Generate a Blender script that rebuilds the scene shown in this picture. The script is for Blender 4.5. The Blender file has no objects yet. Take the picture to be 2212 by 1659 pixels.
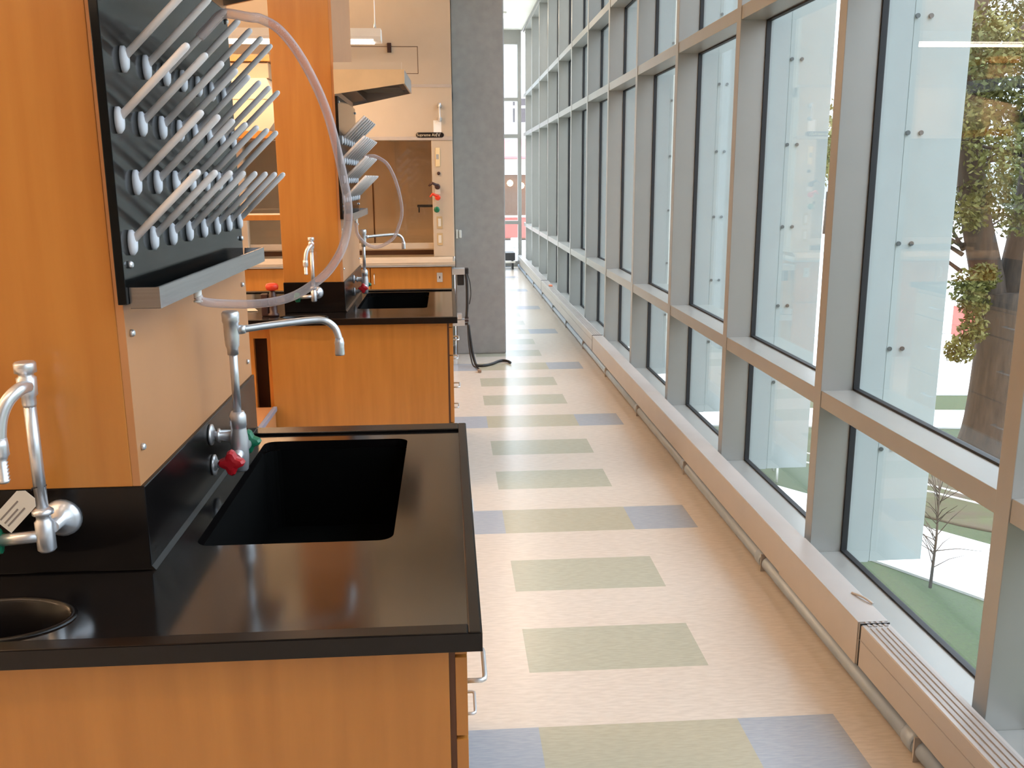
import bpy, bmesh, math, random
from mathutils import Vector, Matrix
random.seed(7)
S = bpy.context.scene
COL = S.collection
R_ = math.radians

# ------------------------------------------------------------------ camera
cam_d = bpy.data.cameras.new('camera'); cam = bpy.data.objects.new('camera', cam_d); COL.objects.link(cam)
cam_d.sensor_width = 36; cam_d.lens = 1990 / 2212 * 36; cam_d.clip_start = .05; cam_d.clip_end = 400
CR = ((0.99756598, -0.02099012, 0.0664946), (-0.06947239, -0.21746814, 0.9735919), (-0.00597535, -0.9758417, -0.21839705))
m = Matrix([(r[0], -r[1], -r[2], 0) for r in CR] + [(0, 0, 0, 1)])
m.translation = Vector((0, 0, 1.604)); cam.matrix_world = m
S.camera = cam
# ------------------------------------------------------------------ view, world, sun
S.view_settings.view_transform = 'Standard'; S.view_settings.look = 'None'
S.view_settings.exposure = -.32; S.view_settings.gamma = 1.0; S.view_settings.use_curve_mapping = False
W = bpy.data.worlds.new('sky'); S.world = W; W.use_nodes = True
wn = W.node_tree.nodes; wl = W.node_tree.links; bg = wn['Background']
tc = wn.new('ShaderNodeTexCoord'); nz = wn.new('ShaderNodeTexNoise'); nz.inputs['Scale'].default_value = 2.2; nz.inputs['Detail'].default_value = 4
rp = wn.new('ShaderNodeValToRGB'); rp.color_ramp.elements[0].color = (.66, .81, 1, 1); rp.color_ramp.elements[1].color = (.84, .92, 1, 1)
rp.color_ramp.elements[0].position = .35; rp.color_ramp.elements[1].position = .6
wl.new(tc.outputs['Generated'], nz.inputs['Vector']); wl.new(nz.outputs['Fac'], rp.inputs['Fac']); wl.new(rp.outputs['Color'], bg.inputs['Color'])
SKY = 3.9
sx = wn.new('ShaderNodeSeparateXYZ'); mr = wn.new('ShaderNodeMapRange')        # overcast: brighter towards the zenith
mr.inputs['From Min'].default_value = 0; mr.inputs['From Max'].default_value = .9
mr.inputs['To Min'].default_value = SKY * .52; mr.inputs['To Max'].default_value = SKY * 3.1
wl.new(tc.outputs['Generated'], sx.inputs[0]); wl.new(sx.outputs[2], mr.inputs['Value']); wl.new(mr.outputs[0], bg.inputs['Strength'])
sun_d = bpy.data.lights.new('sun', 'SUN'); sun_d.energy = 1.6; sun_d.angle = R_(6); sun_d.color = (1, .93, .82)
sun = bpy.data.objects.new('sun', sun_d); COL.objects.link(sun)
sun.rotation_euler = (R_(38), R_(-20), R_(200))      # high, from beyond the street: never enters the glass
LAMP = (1, .64, .36)
PEND_W = 60

# ------------------------------------------------------------------ materials
MATS = {}
def mat(name, col=(.5, .5, .5), rough=.5, metal=0, noise=None, spec=.5, emit=None, bump=0, stretch=(1, 1, 1), scale=8, amt=.12, coat=0):
    if name in MATS: return MATS[name]
    M = bpy.data.materials.new(name); M.use_nodes = True; MATS[name] = M
    n, l = M.node_tree.nodes, M.node_tree.links; b = n['Principled BSDF']
    b.inputs['Base Color'].default_value = (*col, 1); b.inputs['Roughness'].default_value = rough; b.inputs['Metallic'].default_value = metal
    b.inputs['Specular IOR Level'].default_value = spec
    if coat: b.inputs['Coat Weight'].default_value = coat; b.inputs['Coat Roughness'].default_value = .12
    t = n.new('ShaderNodeTexCoord'); mp = n.new('ShaderNodeMapping'); mp.inputs['Scale'].default_value = stretch
    x = n.new('ShaderNodeTexNoise'); x.inputs['Scale'].default_value = scale; x.inputs['Detail'].default_value = 6
    l.new(t.outputs['Object'], mp.inputs[0]); l.new(mp.outputs[0], x.inputs['Vector'])
    r = n.new('ShaderNodeValToRGB'); r.color_ramp.elements[0].position = .3; r.color_ramp.elements[1].position = .7
    c2 = noise or tuple(c * (1 - amt) for c in col)
    r.color_ramp.elements[0].color = (*c2, 1); r.color_ramp.elements[1].color = (*col, 1)
    l.new(x.outputs['Fac'], r.inputs['Fac']); l.new(r.outputs['Color'], b.inputs['Base Color'])
    if bump:
        bp = n.new('ShaderNodeBump'); bp.inputs['Strength'].default_value = bump; bp.inputs['Distance'].default_value = .01
        l.new(x.outputs['Fac'], bp.inputs['Height']); l.new(bp.outputs[0], b.inputs['Normal'])
    if emit: b.inputs['Emission Color'].default_value = (*emit[0], 1); b.inputs['Emission Strength'].default_value = emit[1]
    return M
def mixm(name, fac, a_col, rough, trans_col=(1, 1, 1), fres=None):
    if name in MATS: return MATS[name]
    M = bpy.data.materials.new(name); M.use_nodes = True; MATS[name] = M
    n, l = M.node_tree.nodes, M.node_tree.links; n.clear()
    o = n.new('ShaderNodeOutputMaterial'); tr = n.new('ShaderNodeBsdfTransparent'); tr.inputs[0].default_value = (*trans_col, 1)
    mx = n.new('ShaderNodeMixShader')
    if fres:
        g = n.new('ShaderNodeBsdfGlossy'); g.inputs['Roughness'].default_value = rough; g.inputs['Color'].default_value = (*a_col, 1)
        ge = n.new('ShaderNodeNewGeometry'); vm = n.new('ShaderNodeVectorMath'); vm.operation = 'DOT_PRODUCT'
        l.new(ge.outputs['Incoming'], vm.inputs[0]); l.new(ge.outputs['Normal'], vm.inputs[1])
        prev = vm.outputs['Value']                       # thin-pane Schlick reflectance
        for op in ('ABSOLUTE', 'SUBTRACT', 'POWER', 'MULTIPLY_ADD'):
            q = n.new('ShaderNodeMath'); q.operation = op
            if op == 'ABSOLUTE': l.new(prev, q.inputs[0])
            elif op == 'SUBTRACT': q.inputs[0].default_value = 1.0; l.new(prev, q.inputs[1])
            elif op == 'POWER': l.new(prev, q.inputs[0]); q.inputs[1].default_value = 5.0
            else: l.new(prev, q.inputs[0]); q.inputs[1].default_value = 1 - fres; q.inputs[2].default_value = fres
            prev = q.outputs[0]
        l.new(prev, mx.inputs[0])
    else:
        g = n.new('ShaderNodeBsdfPrincipled'); g.inputs['Base Color'].default_value = (*a_col, 1); g.inputs['Roughness'].default_value = rough
        mx.inputs[0].default_value = fac
    l.new(tr.outputs[0], mx.inputs[1]); l.new(g.outputs[0], mx.inputs[2]); l.new(mx.outputs[0], o.inputs[0])
    return M
wood = mat('maple_wood', (.53, .215, .042), .32, noise=(.46, .172, .030), stretch=(9, 9, .7), scale=3.2, coat=.25)
wood2 = mat('maple_cabinet_wood', (.45, .185, .034), .34, noise=(.38, .150, .025), stretch=(9, 9, .8), scale=3.0, coat=.2)
woodd = mat('dark_reveal', (.10, .035, .012), .6)
epoxy = mat('black_epoxy', (.006, .005, .005), .12, spec=1.0, amt=.3)
epoxy.node_tree.nodes['Principled BSDF'].inputs['IOR'].default_value = 1.62
epoxr = mat('black_epoxy_dulled', (.005, .004, .004), .26, spec=.32, amt=.3)  # same epoxy, reflections dulled to stand in for dark surroundings
sinkm = mat('black_sink', (.002, .002, .002), .7, spec=.08)
beige = mat('beige_laminate', (.50, .225, .088), .42, amt=.06)
steel = mat('brushed_steel', (.55, .55, .56), .26, 1, stretch=(1, 1, 60), scale=4, amt=.15)
chrome = mat('satin_chrome', (.70, .71, .74), .32, .75, amt=.08)
pegm = mat('peg_plastic', (.84, .81, .82), .3, amt=.05)
flangem = mat('peg_flange_plastic', (.68, .71, .78), .38, amt=.05)
boardm = mat('black_board', (.006, .007, .007), .12, spec=.32, amt=.3)
redp = mat('red_plastic', (.45, .008, .016), .35); grnp = mat('green_plastic', (.01, .16, .08), .35)
redv = mat('bright_red_plastic', (.75, .045, .01), .4); brnp = mat('dark_brown_plastic', (.05, .018, .014), .4)
white = mat('white_paint', (.78, .76, .72), .5, amt=.04)
hoodm = mat('hood_enamel', (.56, .465, .36), .42, amt=.04)
hoodi = mat('hood_liner', (.64, .52, .38), .5, amt=.10)
concrete = mat('grey_painted_concrete', (.36, .355, .35), .55, scale=14, amt=.14, bump=.05)
alum = mat('grey_anodised_aluminium', (.33, .325, .305), .36, .30, amt=.04)
heaterm = mat('grey_heater_enamel', (.46, .43, .41), .4, .1, amt=.05)
pipem = mat('silver_pipe', (.36, .44, .54), .4, .2, amt=.1)
gask = mat('black_gasket', (.012, .012, .014), .6)
ceilm = mat('ceiling_paint', (.80, .77, .70), .8, amt=.03)
wallm = mat('wall_paint', (.80, .76, .66), .7, amt=.03)
blackm = mat('black_rubber', (.012, .011, .012), .5)
greyp = mat('grey_plastic', (.42, .41, .40), .45)
paper = mat('paper', (.72, .68, .60), .8, amt=.08)
finm = mat('frosted_glass', (.40, .435, .42), .35, amt=.05, spec=.3)
finb = mat('pale_fin_bracket', (.38, .41, .40), .4, amt=.05)
boltm = mat('bolt_metal', (.10, .11, .11), .4, .6)
lampm = mat('lamp_diffuser', (1, .95, .9), .5, emit=((1, .86, .74), 9))
glass = mixm('window_glass', 0, (1, 1, 1), .0, (.955, .972, .972), .04)
sashg = mixm('sash_glass', 0, (1, 1, 1), .03, (.95, .93, .90), .04)
vinyl = mixm('clear_vinyl', .35, (.62, .56, .58), .10, (1, .95, .93))
_n, _l = vinyl.node_tree.nodes, vinyl.node_tree.links
_g = _n.new('ShaderNodeLayerWeight'); _g.inputs['Blend'].default_value = .35; _r = _n.new('ShaderNodeMapRange')
_r.inputs['To Min'].default_value = .30; _r.inputs['To Max'].default_value = .85
_l.new(_g.outputs['Facing'], _r.inputs['Value']); _l.new(_r.outputs[0], [q for q in _n if q.type == 'MIX_SHADER'][0].inputs[0])
lawn = mat('lawn_grass', (.036, .060, .016), .9, noise=(.026, .038, .013), scale=40, bump=.4)
mulch = mat('mulch', (.065, .042, .026), .95, noise=(.055, .060, .02), scale=6, bump=.5)
pave = mat('pale_paving', (.62, .62, .60), .8, amt=.06)
bark = mat('tree_bark', (.085, .055, .036), .9, noise=(.04, .028, .02), stretch=(6, 6, 1), scale=4, bump=.8)
leafm = mat('tree_leaves', (.17, .135, .022), .7, noise=(.04, .07, .012), scale=1.2)

def floor_mat():
    M = bpy.data.materials.new('floor_tiles'); M.use_nodes = True
    n, l = M.node_tree.nodes, M.node_tree.links; b = n['Principled BSDF']
    t = n.new('ShaderNodeTexCoord'); sp = n.new('ShaderNodeSeparateXYZ'); l.new(t.outputs['Object'], sp.inputs[0])
    def mth(op, a, b2=None):
        q = n.new('ShaderNodeMath'); q.operation = op
        for i, v in enumerate((a, b2)):
            if v is None: continue
            if isinstance(v, (int, float)): q.inputs[i].default_value = v
            else: l.new(v, q.inputs[i])
        return q.outputs[0]
    X, Y = sp.outputs[0], sp.outputs[1]
    def rng(v, a, b2): return mth('MULTIPLY', mth('GREATER_THAN', v, a), mth('LESS_THAN', v, b2))
    P, Y0 = .6165, 2.765 - .6165 * 60
    k = mth('DIVIDE', mth('SUBTRACT', Y, Y0), P); fr = mth('FRACT', k); ki = mth('FLOOR', k)
    row = mth('LESS_THAN', fr, .3048 / P)
    md = mth('MODULO', ki, 3.0)                 # k=60 is row 0; band rows are k%3==2
    band = mth('GREATER_THAN', md, 1.5)
    xin = rng(X, .241, .846)
    green = mth('MULTIPLY', row, xin)
    xb = mth('ADD', rng(X, .846, 1.144), rng(X, -.062, .241))
    blue = mth('MULTIPLY', mth('MULTIPLY', row, band), xb)
    def nzc(c1, c2, sc, st):
        mp = n.new('ShaderNodeMapping'); mp.inputs['Scale'].default_value = st; mp.inputs['Rotation'].default_value = (0, 0, .5)
        l.new(t.outputs['Object'], mp.inputs[0])
        q = n.new('ShaderNodeTexNoise'); q.inputs['Scale'].default_value = sc; q.inputs['Detail'].default_value = 8
        l.new(mp.outputs[0], q.inputs['Vector']); r = n.new('ShaderNodeValToRGB')
        r.color_ramp.elements[0].position = .35; r.color_ramp.elements[1].position = .65
        r.color_ramp.elements[0].color = (*c1, 1); r.color_ramp.elements[1].color = (*c2, 1); l.new(q.outputs['Fac'], r.inputs[0]); return r.outputs[0]
    cream = nzc((.60, .525, .45), (.68, .60, .52), 20, (1, 5, 1))
    grn = nzc((.41, .40, .31), (.47, .455, .36), 24, (1, 6, 1))
    olv = nzc((.42, .39, .29), (.47, .435, .33), 24, (1, 6, 1))
    blu = nzc((.34, .37, .42), (.40, .42, .46), 24, (1, 6, 1))
    def mix(f, a, b2):
        q = n.new('ShaderNodeMix'); q.data_type = 'RGBA'; l.new(f, q.inputs[0]); l.new(a, q.inputs[6]); l.new(b2, q.inputs[7]); return q.outputs[2]
    g2 = mix(band, grn, olv)
    c = mix(blue, mix(green, cream, g2), blu)
    l.new(c, b.inputs['Base Color']); b.inputs['Roughness'].default_value = .22; b.inputs['Specular IOR Level'].default_value = .75
    return M
floorm = floor_mat()

# ------------------------------------------------------------------ mesh helpers
class MB:
    def __init__(s): s.b = bmesh.new()
    def box(s, x0, x1, y0, y1, z0, z1, bev=0, seg=2):
        r = bmesh.ops.create_cube(s.b, size=1); vs = r['verts']
        for v in vs:
            v.co = Vector(((x0 + x1) / 2 + v.co.x * (x1 - x0), (y0 + y1) / 2 + v.co.y * (y1 - y0), (z0 + z1) / 2 + v.co.z * (z1 - z0)))
        if bev:
            es = list({e for v in vs for e in v.link_edges})
            bmesh.ops.bevel(s.b, geom=es, offset=bev, segments=seg, profile=.6, affect='EDGES')
        return s
    def prism(s, pts, axis, a, b):
        # polygon pts (2D) extruded along axis from a to b; axis 'x': pts=(y,z); 'y': (x,z); 'z': (x,y)
        def P(p, t): return {'x': (t, p[0], p[1]), 'y': (p[0], t, p[1]), 'z': (p[0], p[1], t)}[axis]
        v0 = [s.b.verts.new(P(p, a)) for p in pts]; v1 = [s.b.verts.new(P(p, b)) for p in pts]
        n = len(pts)
        fs = [s.b.faces.new(v0), s.b.faces.new(v1[::-1])]
        for i in range(n): fs.append(s.b.faces.new((v0[i], v1[i], v1[(i + 1) % n], v0[(i + 1) % n])))
        bmesh.ops.recalc_face_normals(s.b, faces=fs); return s
    def tube(s, pts, r, seg=12, cap=True):
        pts = [Vector(p) for p in pts]; n = len(pts); rs = r if isinstance(r, (list, tuple)) else [r] * n
        up = None; rings = []
        for i, p in enumerate(pts):
            d = (pts[min(i + 1, n - 1)] - pts[max(i - 1, 0)]).normalized()
            if up is None:
                up = Vector((0, 0, 1)) if abs(d.z) < .9 else Vector((1, 0, 0))
            u = (up - d * up.dot(d)).normalized(); w = d.cross(u); up = u
            rings.append([s.b.verts.new(p + (u * math.cos(2 * math.pi * k / seg) + w * math.sin(2 * math.pi * k / seg)) * rs[i]) for k in range(seg)])
        fs = []
        for a, b in zip(rings, rings[1:]):
            for k in range(seg): fs.append(s.b.faces.new((a[k], a[(k + 1) % seg], b[(k + 1) % seg], b[k])))
        for f in fs: f.smooth = True
        if cap: fs.append(s.b.faces.new(rings[0][::-1])); fs.append(s.b.faces.new(rings[-1]))
        bmesh.ops.recalc_face_normals(s.b, faces=fs)
        return s
    def cyl(s, p0, p1, r, seg=16): return s.tube([p0, p1], r, seg)
    def lathe(s, prof, c=(0, 0, 0), axis='z', seg=20):
        # prof: (radius, height); stepped solids drawn as a tube with varying radius
        pts = []; rs = []
        for r, h in prof:
            pts.append(Vector(c) + {'x': Vector((h, 0, 0)), 'y': Vector((0, h, 0)), 'z': Vector((0, 0, h))}[axis]); rs.append(max(r, 1e-4))
        d = {'x': Vector((1, 0, 0)), 'y': Vector((0, 1, 0)), 'z': Vector((0, 0, 1))}[axis]
        u = Vector((0, 0, 1)) if axis != 'z' else Vector((1, 0, 0)); w = d.cross(u)
        rings = [[s.b.verts.new(p + (u * math.cos(2 * math.pi * k / seg) + w * math.sin(2 * math.pi * k / seg)) * r) for k in range(seg)] for p, r in zip(pts, rs)]
        fs = []
        for a, b in zip(rings, rings[1:]):
            for k in range(seg): f = s.b.faces.new((a[k], a[(k + 1) % seg], b[(k + 1) % seg], b[k])); f.smooth = True; fs.append(f)
        fs.append(s.b.faces.new(rings[0][::-1])); fs.append(s.b.faces.new(rings[-1]))
        bmesh.ops.recalc_face_normals(s.b, faces=fs); return s
    def build(s, name, m, parent=None, loc=None):
        me = bpy.data.meshes.new(name); 
        o = bpy.data.objects.new(name, me); COL.objects.link(o)
        if parent is not None:
            o.parent = parent; pl = world_loc(parent)
            bmesh.ops.translate(s.b, verts=s.b.verts, vec=-pl)
        elif loc is not None:
            bmesh.ops.translate(s.b, verts=s.b.verts, vec=-Vector(loc)); o.location = loc
        s.b.to_mesh(me); s.b.free(); me.materials.append(m)
        return o
def world_loc(o):
    v = Vector((0, 0, 0))
    while o is not None: v += Vector(o.location); o = o.parent
    return v
def smooth(pts, n=6):
    pts = [Vector(p) for p in pts]; out = []
    for i in range(len(pts) - 1):
        p0, p1, p2, p3 = pts[max(i - 1, 0)], pts[i], pts[i + 1], pts[min(i + 2, len(pts) - 1)]
        for k in range(n):
            t = k / n
            out.append(.5 * ((2 * p1) + (p2 - p0) * t + (2 * p0 - 5 * p1 + 4 * p2 - p3) * t * t + (3 * p1 - p0 - 3 * p2 + p3) * t ** 3))
    out.append(pts[-1]); return out
def thing(name, loc, label, cat, group=None):
    o = bpy.data.objects.new(name, None); COL.objects.link(o); o.location = loc; o.empty_display_size = .05
    tag(o, label, cat, group); return o
def tag(o, label, cat, group=None, kind=None):
    o['label'] = label; o['category'] = cat
    if group: o['group'] = group
    if kind: o['kind'] = kind
    return o
def struct(o, label=None, cat=None):
    o['kind'] = 'structure'
    if label: o['label'] = label; o['category'] = cat
    return o
def dup(o, parent=None, off=None, **kw):
    c = o.copy(); COL.objects.link(c); c.parent = parent
    if off is not None: c.location = Vector(o.location) + Vector(off)
    for k, v in kw.items(): c[k] = v
    for ch in list(o.children): dup(ch, c)
    return c
def text_mesh(body, name, size, m, parent, loc, rot, extr=.0006):
    cu = bpy.data.curves.new(name, 'FONT'); cu.body = body; cu.size = size; cu.extrude = extr; cu.align_x = 'LEFT'
    t = bpy.data.objects.new(name + '_t', cu); COL.objects.link(t)
    bpy.context.view_layer.update()
    me = bpy.data.meshes.new_from_object(t.evaluated_get(bpy.context.evaluated_depsgraph_get()))
    bpy.data.objects.remove(t); me.materials.clear(); me.materials.append(m)
    o = bpy.data.objects.new(name, me); COL.objects.link(o); o.parent = parent
    o.location = Vector(loc) - world_loc(parent); o.rotation_euler = rot; return o

# ------------------------------------------------------------------ setting: floor, ceiling, walls
struct(MB().box(-7, 1.35, -4.5, 17.3, -.25, 0).build('floor', floorm), 'pale speckled floor with a row of green and blue inset tiles', 'floor')
struct(MB().box(-7, 1.40, -4.5, 17.3, 4.14, 4.4).build('ceiling', ceilm), 'cream ceiling over the lab and corridor', 'ceiling')
struct(MB().box(-7.2, -7, -4.5, 17.3, 0, 4.4).build('wall_left', wallm))
struct(MB().box(-7.2, 1.6, -4.7, -4.5, 0, 4.4).build('wall_back', mat('dark_wall', (.16, .13, .11), .7)))  # unseen wall, coloured dark to keep reflections in the black epoxy dim
struct(MB().box(-7, .06, 9.0, 9.2, 0, 4.14).build('wall_far', wallm), 'cream wall behind the fume hood', 'wall')
struct(MB().box(-.14, .06, 9.2, 17.2, 0, 4.14).build('wall_corridor', wallm))
struct(MB().box(1.38, 1.62, -4.5, 17.2, 4.12, 4.5).build('trim_1', alum), 'grey head channel along the top of the curtain wall', 'trim')
struct(MB().box(1.35, 1.56, -4.5, 17.3, -.25, -.02).build('trim_2', alum), 'grey slab edge trim under the window sills', 'trim')
# grey concrete column
o = MB().box(.066, .525, 8.47, 8.95, 0, 4.14, .012).build('concrete_column', concrete, None, (.3, 8.7, 0))
tag(o, 'square grey painted concrete column at the end of the fume hood', 'column')

# ------------------------------------------------------------------ curtain wall
XM, XG, PITCH, Y0 = 1.40, 1.537, 1.208, 2.170
RAILS = [(.0, .155), (.745, .809), (2.325, 2.388), (2.992, 3.052), (4.08, 4.14)]
def yk(k): return Y0 + PITCH * k
def window(i, k):
    last = k == 12
    w = bpy.data.objects.new('window_%d' % i, None); COL.objects.link(w); w.location = (XM, yk(k), 0); struct(w)
    y1 = yk(k); y0 = y1 - .064
    MB().box(XM, XG - .012, y0, y1, 0, 4.14, .002).build('mullion', alum, w)
    ya, yb = y1, (17.10 if last else yk(k + 1) - .064)
    for a, b in RAILS: 
        nm = 'sill' if a == 0 else 'transom'
        mb = MB().box(XM + .003, XG - .012, ya, yb, a, b, .002); mb.build(nm, alum, w)
    g = MB()
    for (a, b), (c, d) in zip(RAILS, RAILS[1:]):
        t = .0075
        g.box(XG - .013, XG + .01, ya, ya + t, b, c); g.box(XG - .013, XG + .01, yb - t, yb, b, c)
        g.box(XG - .013, XG + .01, ya + t, yb - t, b, b + t); g.box(XG - .013, XG + .01, ya + t, yb - t, c - t, c)
    g.build('gasket', gask, w)
    p = MB()
    for (a, b), (c, d) in zip(RAILS, RAILS[1:]): p.box(XG - .003, XG + .003, ya + .005, yb - .005, b + .005, c - .005)
    p.build('glass_pane', glass, w)
    c = MB().box(XG + .008, XG + .03, y0, y1, 0, 4.2)
    for a, b in RAILS[1:]: c.box(XG + .008, XG + .025, ya, yb, a, b)
    c.build('outer_cap', finb, w)
    return w
for i, k in enumerate(range(-5, 13)): window(i + 1, k)
# end wall of the corridor, glazed
w = bpy.data.objects.new('window_19', None); COL.objects.link(w); w.location = (.7, 17.1, 0); struct(w)
YE = 17.1
MB().box(1.30, 1.365, YE, YE + .14, 0, 4.14, .003).build('end_post', alum, w)
MB().box(1.50, 1.56, YE + .001, YE + .14, 0, 4.14, .003).build('corner_post', alum, w)
MB().box(.30, .364, YE, YE + .14, 0, 4.14, .003).build('mullion', alum, w)
for a, b in [(0, .10), (.77, .835), (2.30, 2.37), (2.94, 3.0), (3.9, 4.14)]:
    MB().box(.06, 1.30, YE + .003, YE + .13, a, b, .002).build('transom', alum, w)
p = MB()
for a, b in [(.10, .77), (.835, 2.30), (2.37, 2.94), (3.0, 3.9)]: p.box(.36, 1.30, YE + .137, YE + .142, a, b)
p.build('glass_pane', glass, w)

# frosted sunshade fins outside
ORD = ['nearest the camera', 'second', 'third', 'fourth', 'fifth', 'sixth', 'seventh', 'eighth', 'ninth', 'tenth', 'eleventh', 'twelfth']
yk1 = yk(1)
f0 = thing('sunshade_fin', (1.57, yk1 - .032, .10), '', 'sunshade fin', 'frosted glass sunshade fins outside the window wall')
yc = yk1 - .032
MB().prism([(1.568, yc - .02), (1.646, yc - .02), (1.646, yc - .012), (1.588, yc - .012), (1.588, yc + .02), (1.568, yc + .02)], 'z', .10, 4.6).build('bracket_channel', finb, f0)
MB().box(1.600, 1.868, yc - .011, yc + .005, .10, 4.6, .002).build('frosted_panel', finm, f0)
MB().box(1.655, 1.722, yc - .0125, yc - .0112, .10, 4.6).build('lap_strip', finm, f0)
for z in (.567, .963, 1.358, 1.754, 2.151, 2.55, 2.945, 3.34, 3.74):
    for x in (1.663, 1.712):
        MB().lathe([(.0085, -.006), (.0085, -.002), (.006, 0)], (x, yc - .0135, z), 'y', 12).build('bolt', boltm, f0)
f0['label'] = 'frosted glass fin outside the window, widest one in view beside the tree'
for k in (-4, -3, -2, -1):  # fins out of view, added to block daylight on the mullion sides
    dup(f0, None, (0, PITCH * (k - 1), 0), label='frosted glass fin outside the window wall, %s beyond the right edge of view' % {-1: 'first', -2: 'second', -3: 'third', -4: 'fourth'}[k])
for j, k in enumerate([0, 2, 3, 4, 5, 6, 7, 8, 9, 10, 11]):
    if k == 0:
        lab = 'frosted glass fin outside, at the large window post on the right edge'
    else:
        lab = 'frosted glass fin outside, %s one beyond the fin beside the tree' % ['', 'first', 'second', 'third', 'fourth', 'fifth', 'sixth', 'seventh', 'eighth', 'ninth', 'tenth'][j]
    dup(f0, None, (0, PITCH * (k - 1), 0), label=lab)

# ------------------------------------------------------------------ finned-tube heater along the window
HX0, HX1, HZ0, HZ1 = 1.270, 1.362, .088, .227
def heater(ya, yb, label, plain=None):
    t = thing('baseboard_heater', (1.31, (ya + yb) / 2, HZ0), label, 'heater', 'heater covers along the window wall')
    MB().prism([(HX0, HZ0), (HX0 + .008, HZ0), (HX0 + .008, HZ1 - .010), (HX1, HZ1 - .010), (HX1, HZ1), (HX0 + .003, HZ1), (HX0, HZ1 - .003)], 'y', ya, yb).build('cover', heaterm, t)
    MB().box(HX1 - .004, HX1, ya, yb, HZ0 - .01, HZ1 - .011).build('back_plate', heaterm, t)
    g = MB(); yy = ya + .02
    if not plain or plain[0] > ya:
        for x in (.018, .036, .054, .072): g.box(HX0 + x, HX0 + x + .009, ya + .03, (plain[0] if plain else yb) - .03, HZ1, HZ1 + .003)
        g.box(HX0 - .0015, HX0, ya, plain[0] if plain else yb, HZ1 - .052, HZ1 - .049)
        g.build('grille_slats', mat('heater_slats', (.40, .37, .36), .45, .1), t)
    if plain:
        MB().box(HX0 - .004, HX1 + .002, plain[0], plain[1], HZ0 - .004, HZ1 + .004, .002).build('access_cover', heaterm, t)
    MB().box(HX0 - .002, HX1, yb - .006, yb - .003, HZ0, HZ1 + .0045).build('joint_strip', blackm, t)
    return t
heater(-1.5, 2.58, 'long grey heater cover with slotted top, nearest at the lower right')
heater(2.585, 8.05, 'grey heater cover starting at the plain-topped access panel beyond the near joint', (2.59, 3.28))
heater(8.055, 12.6, 'grey heater cover in the middle distance along the window wall')
heater(12.605, 16.9, 'farthest grey heater cover running to the end wall')
t = thing('heating_pipe', (1.315, 8, .0), 'silver heating pipe under the grey heater covers', 'pipe')
MB().tube([(1.302, -1.5, .033), (1.302, 16.9, .033)], .030, 16).build('pipe', pipem, t)
for j, y in enumerate([.93, 2.215, 3.50, 4.785, 6.07, 7.355, 8.64, 9.92, 11.2, 12.5, 13.8, 15.1]):
    b = MB(); b.lathe([(.033, 0), (.037, .01), (.037, .05), (.033, .06)], (1.302, y + .01, .038), 'y', 16); b.build('coupling', pipem, t)
    MB().box(1.268, 1.345, y - .012, y - .006, .0, HZ0 - .012).build('bracket', heaterm, t)
for y, c, lab in ((11.9, (.8, .25, .12), 'small red tag clip lying on the far heater top'),):
    o = MB().box(1.30, 1.345, y - .05, y + .05, HZ1 + .001, HZ1 + .018, .006).build('tag_clip', mat('coral_plastic', c, .5), None, (1.32, y, HZ1)); tag(o, lab, 'clip')
o = MB().tube(smooth([(1.335, 2.79, HZ1 + .006), (1.352, 2.74, HZ1 + .012), (1.366, 2.70, HZ1 + .008)]), .004, 8).build('grey_clip', heaterm, None, (1.35, 2.74, HZ1)); tag(o, 'tiny curved metal clip on the plain heater panel', 'clip')

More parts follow.
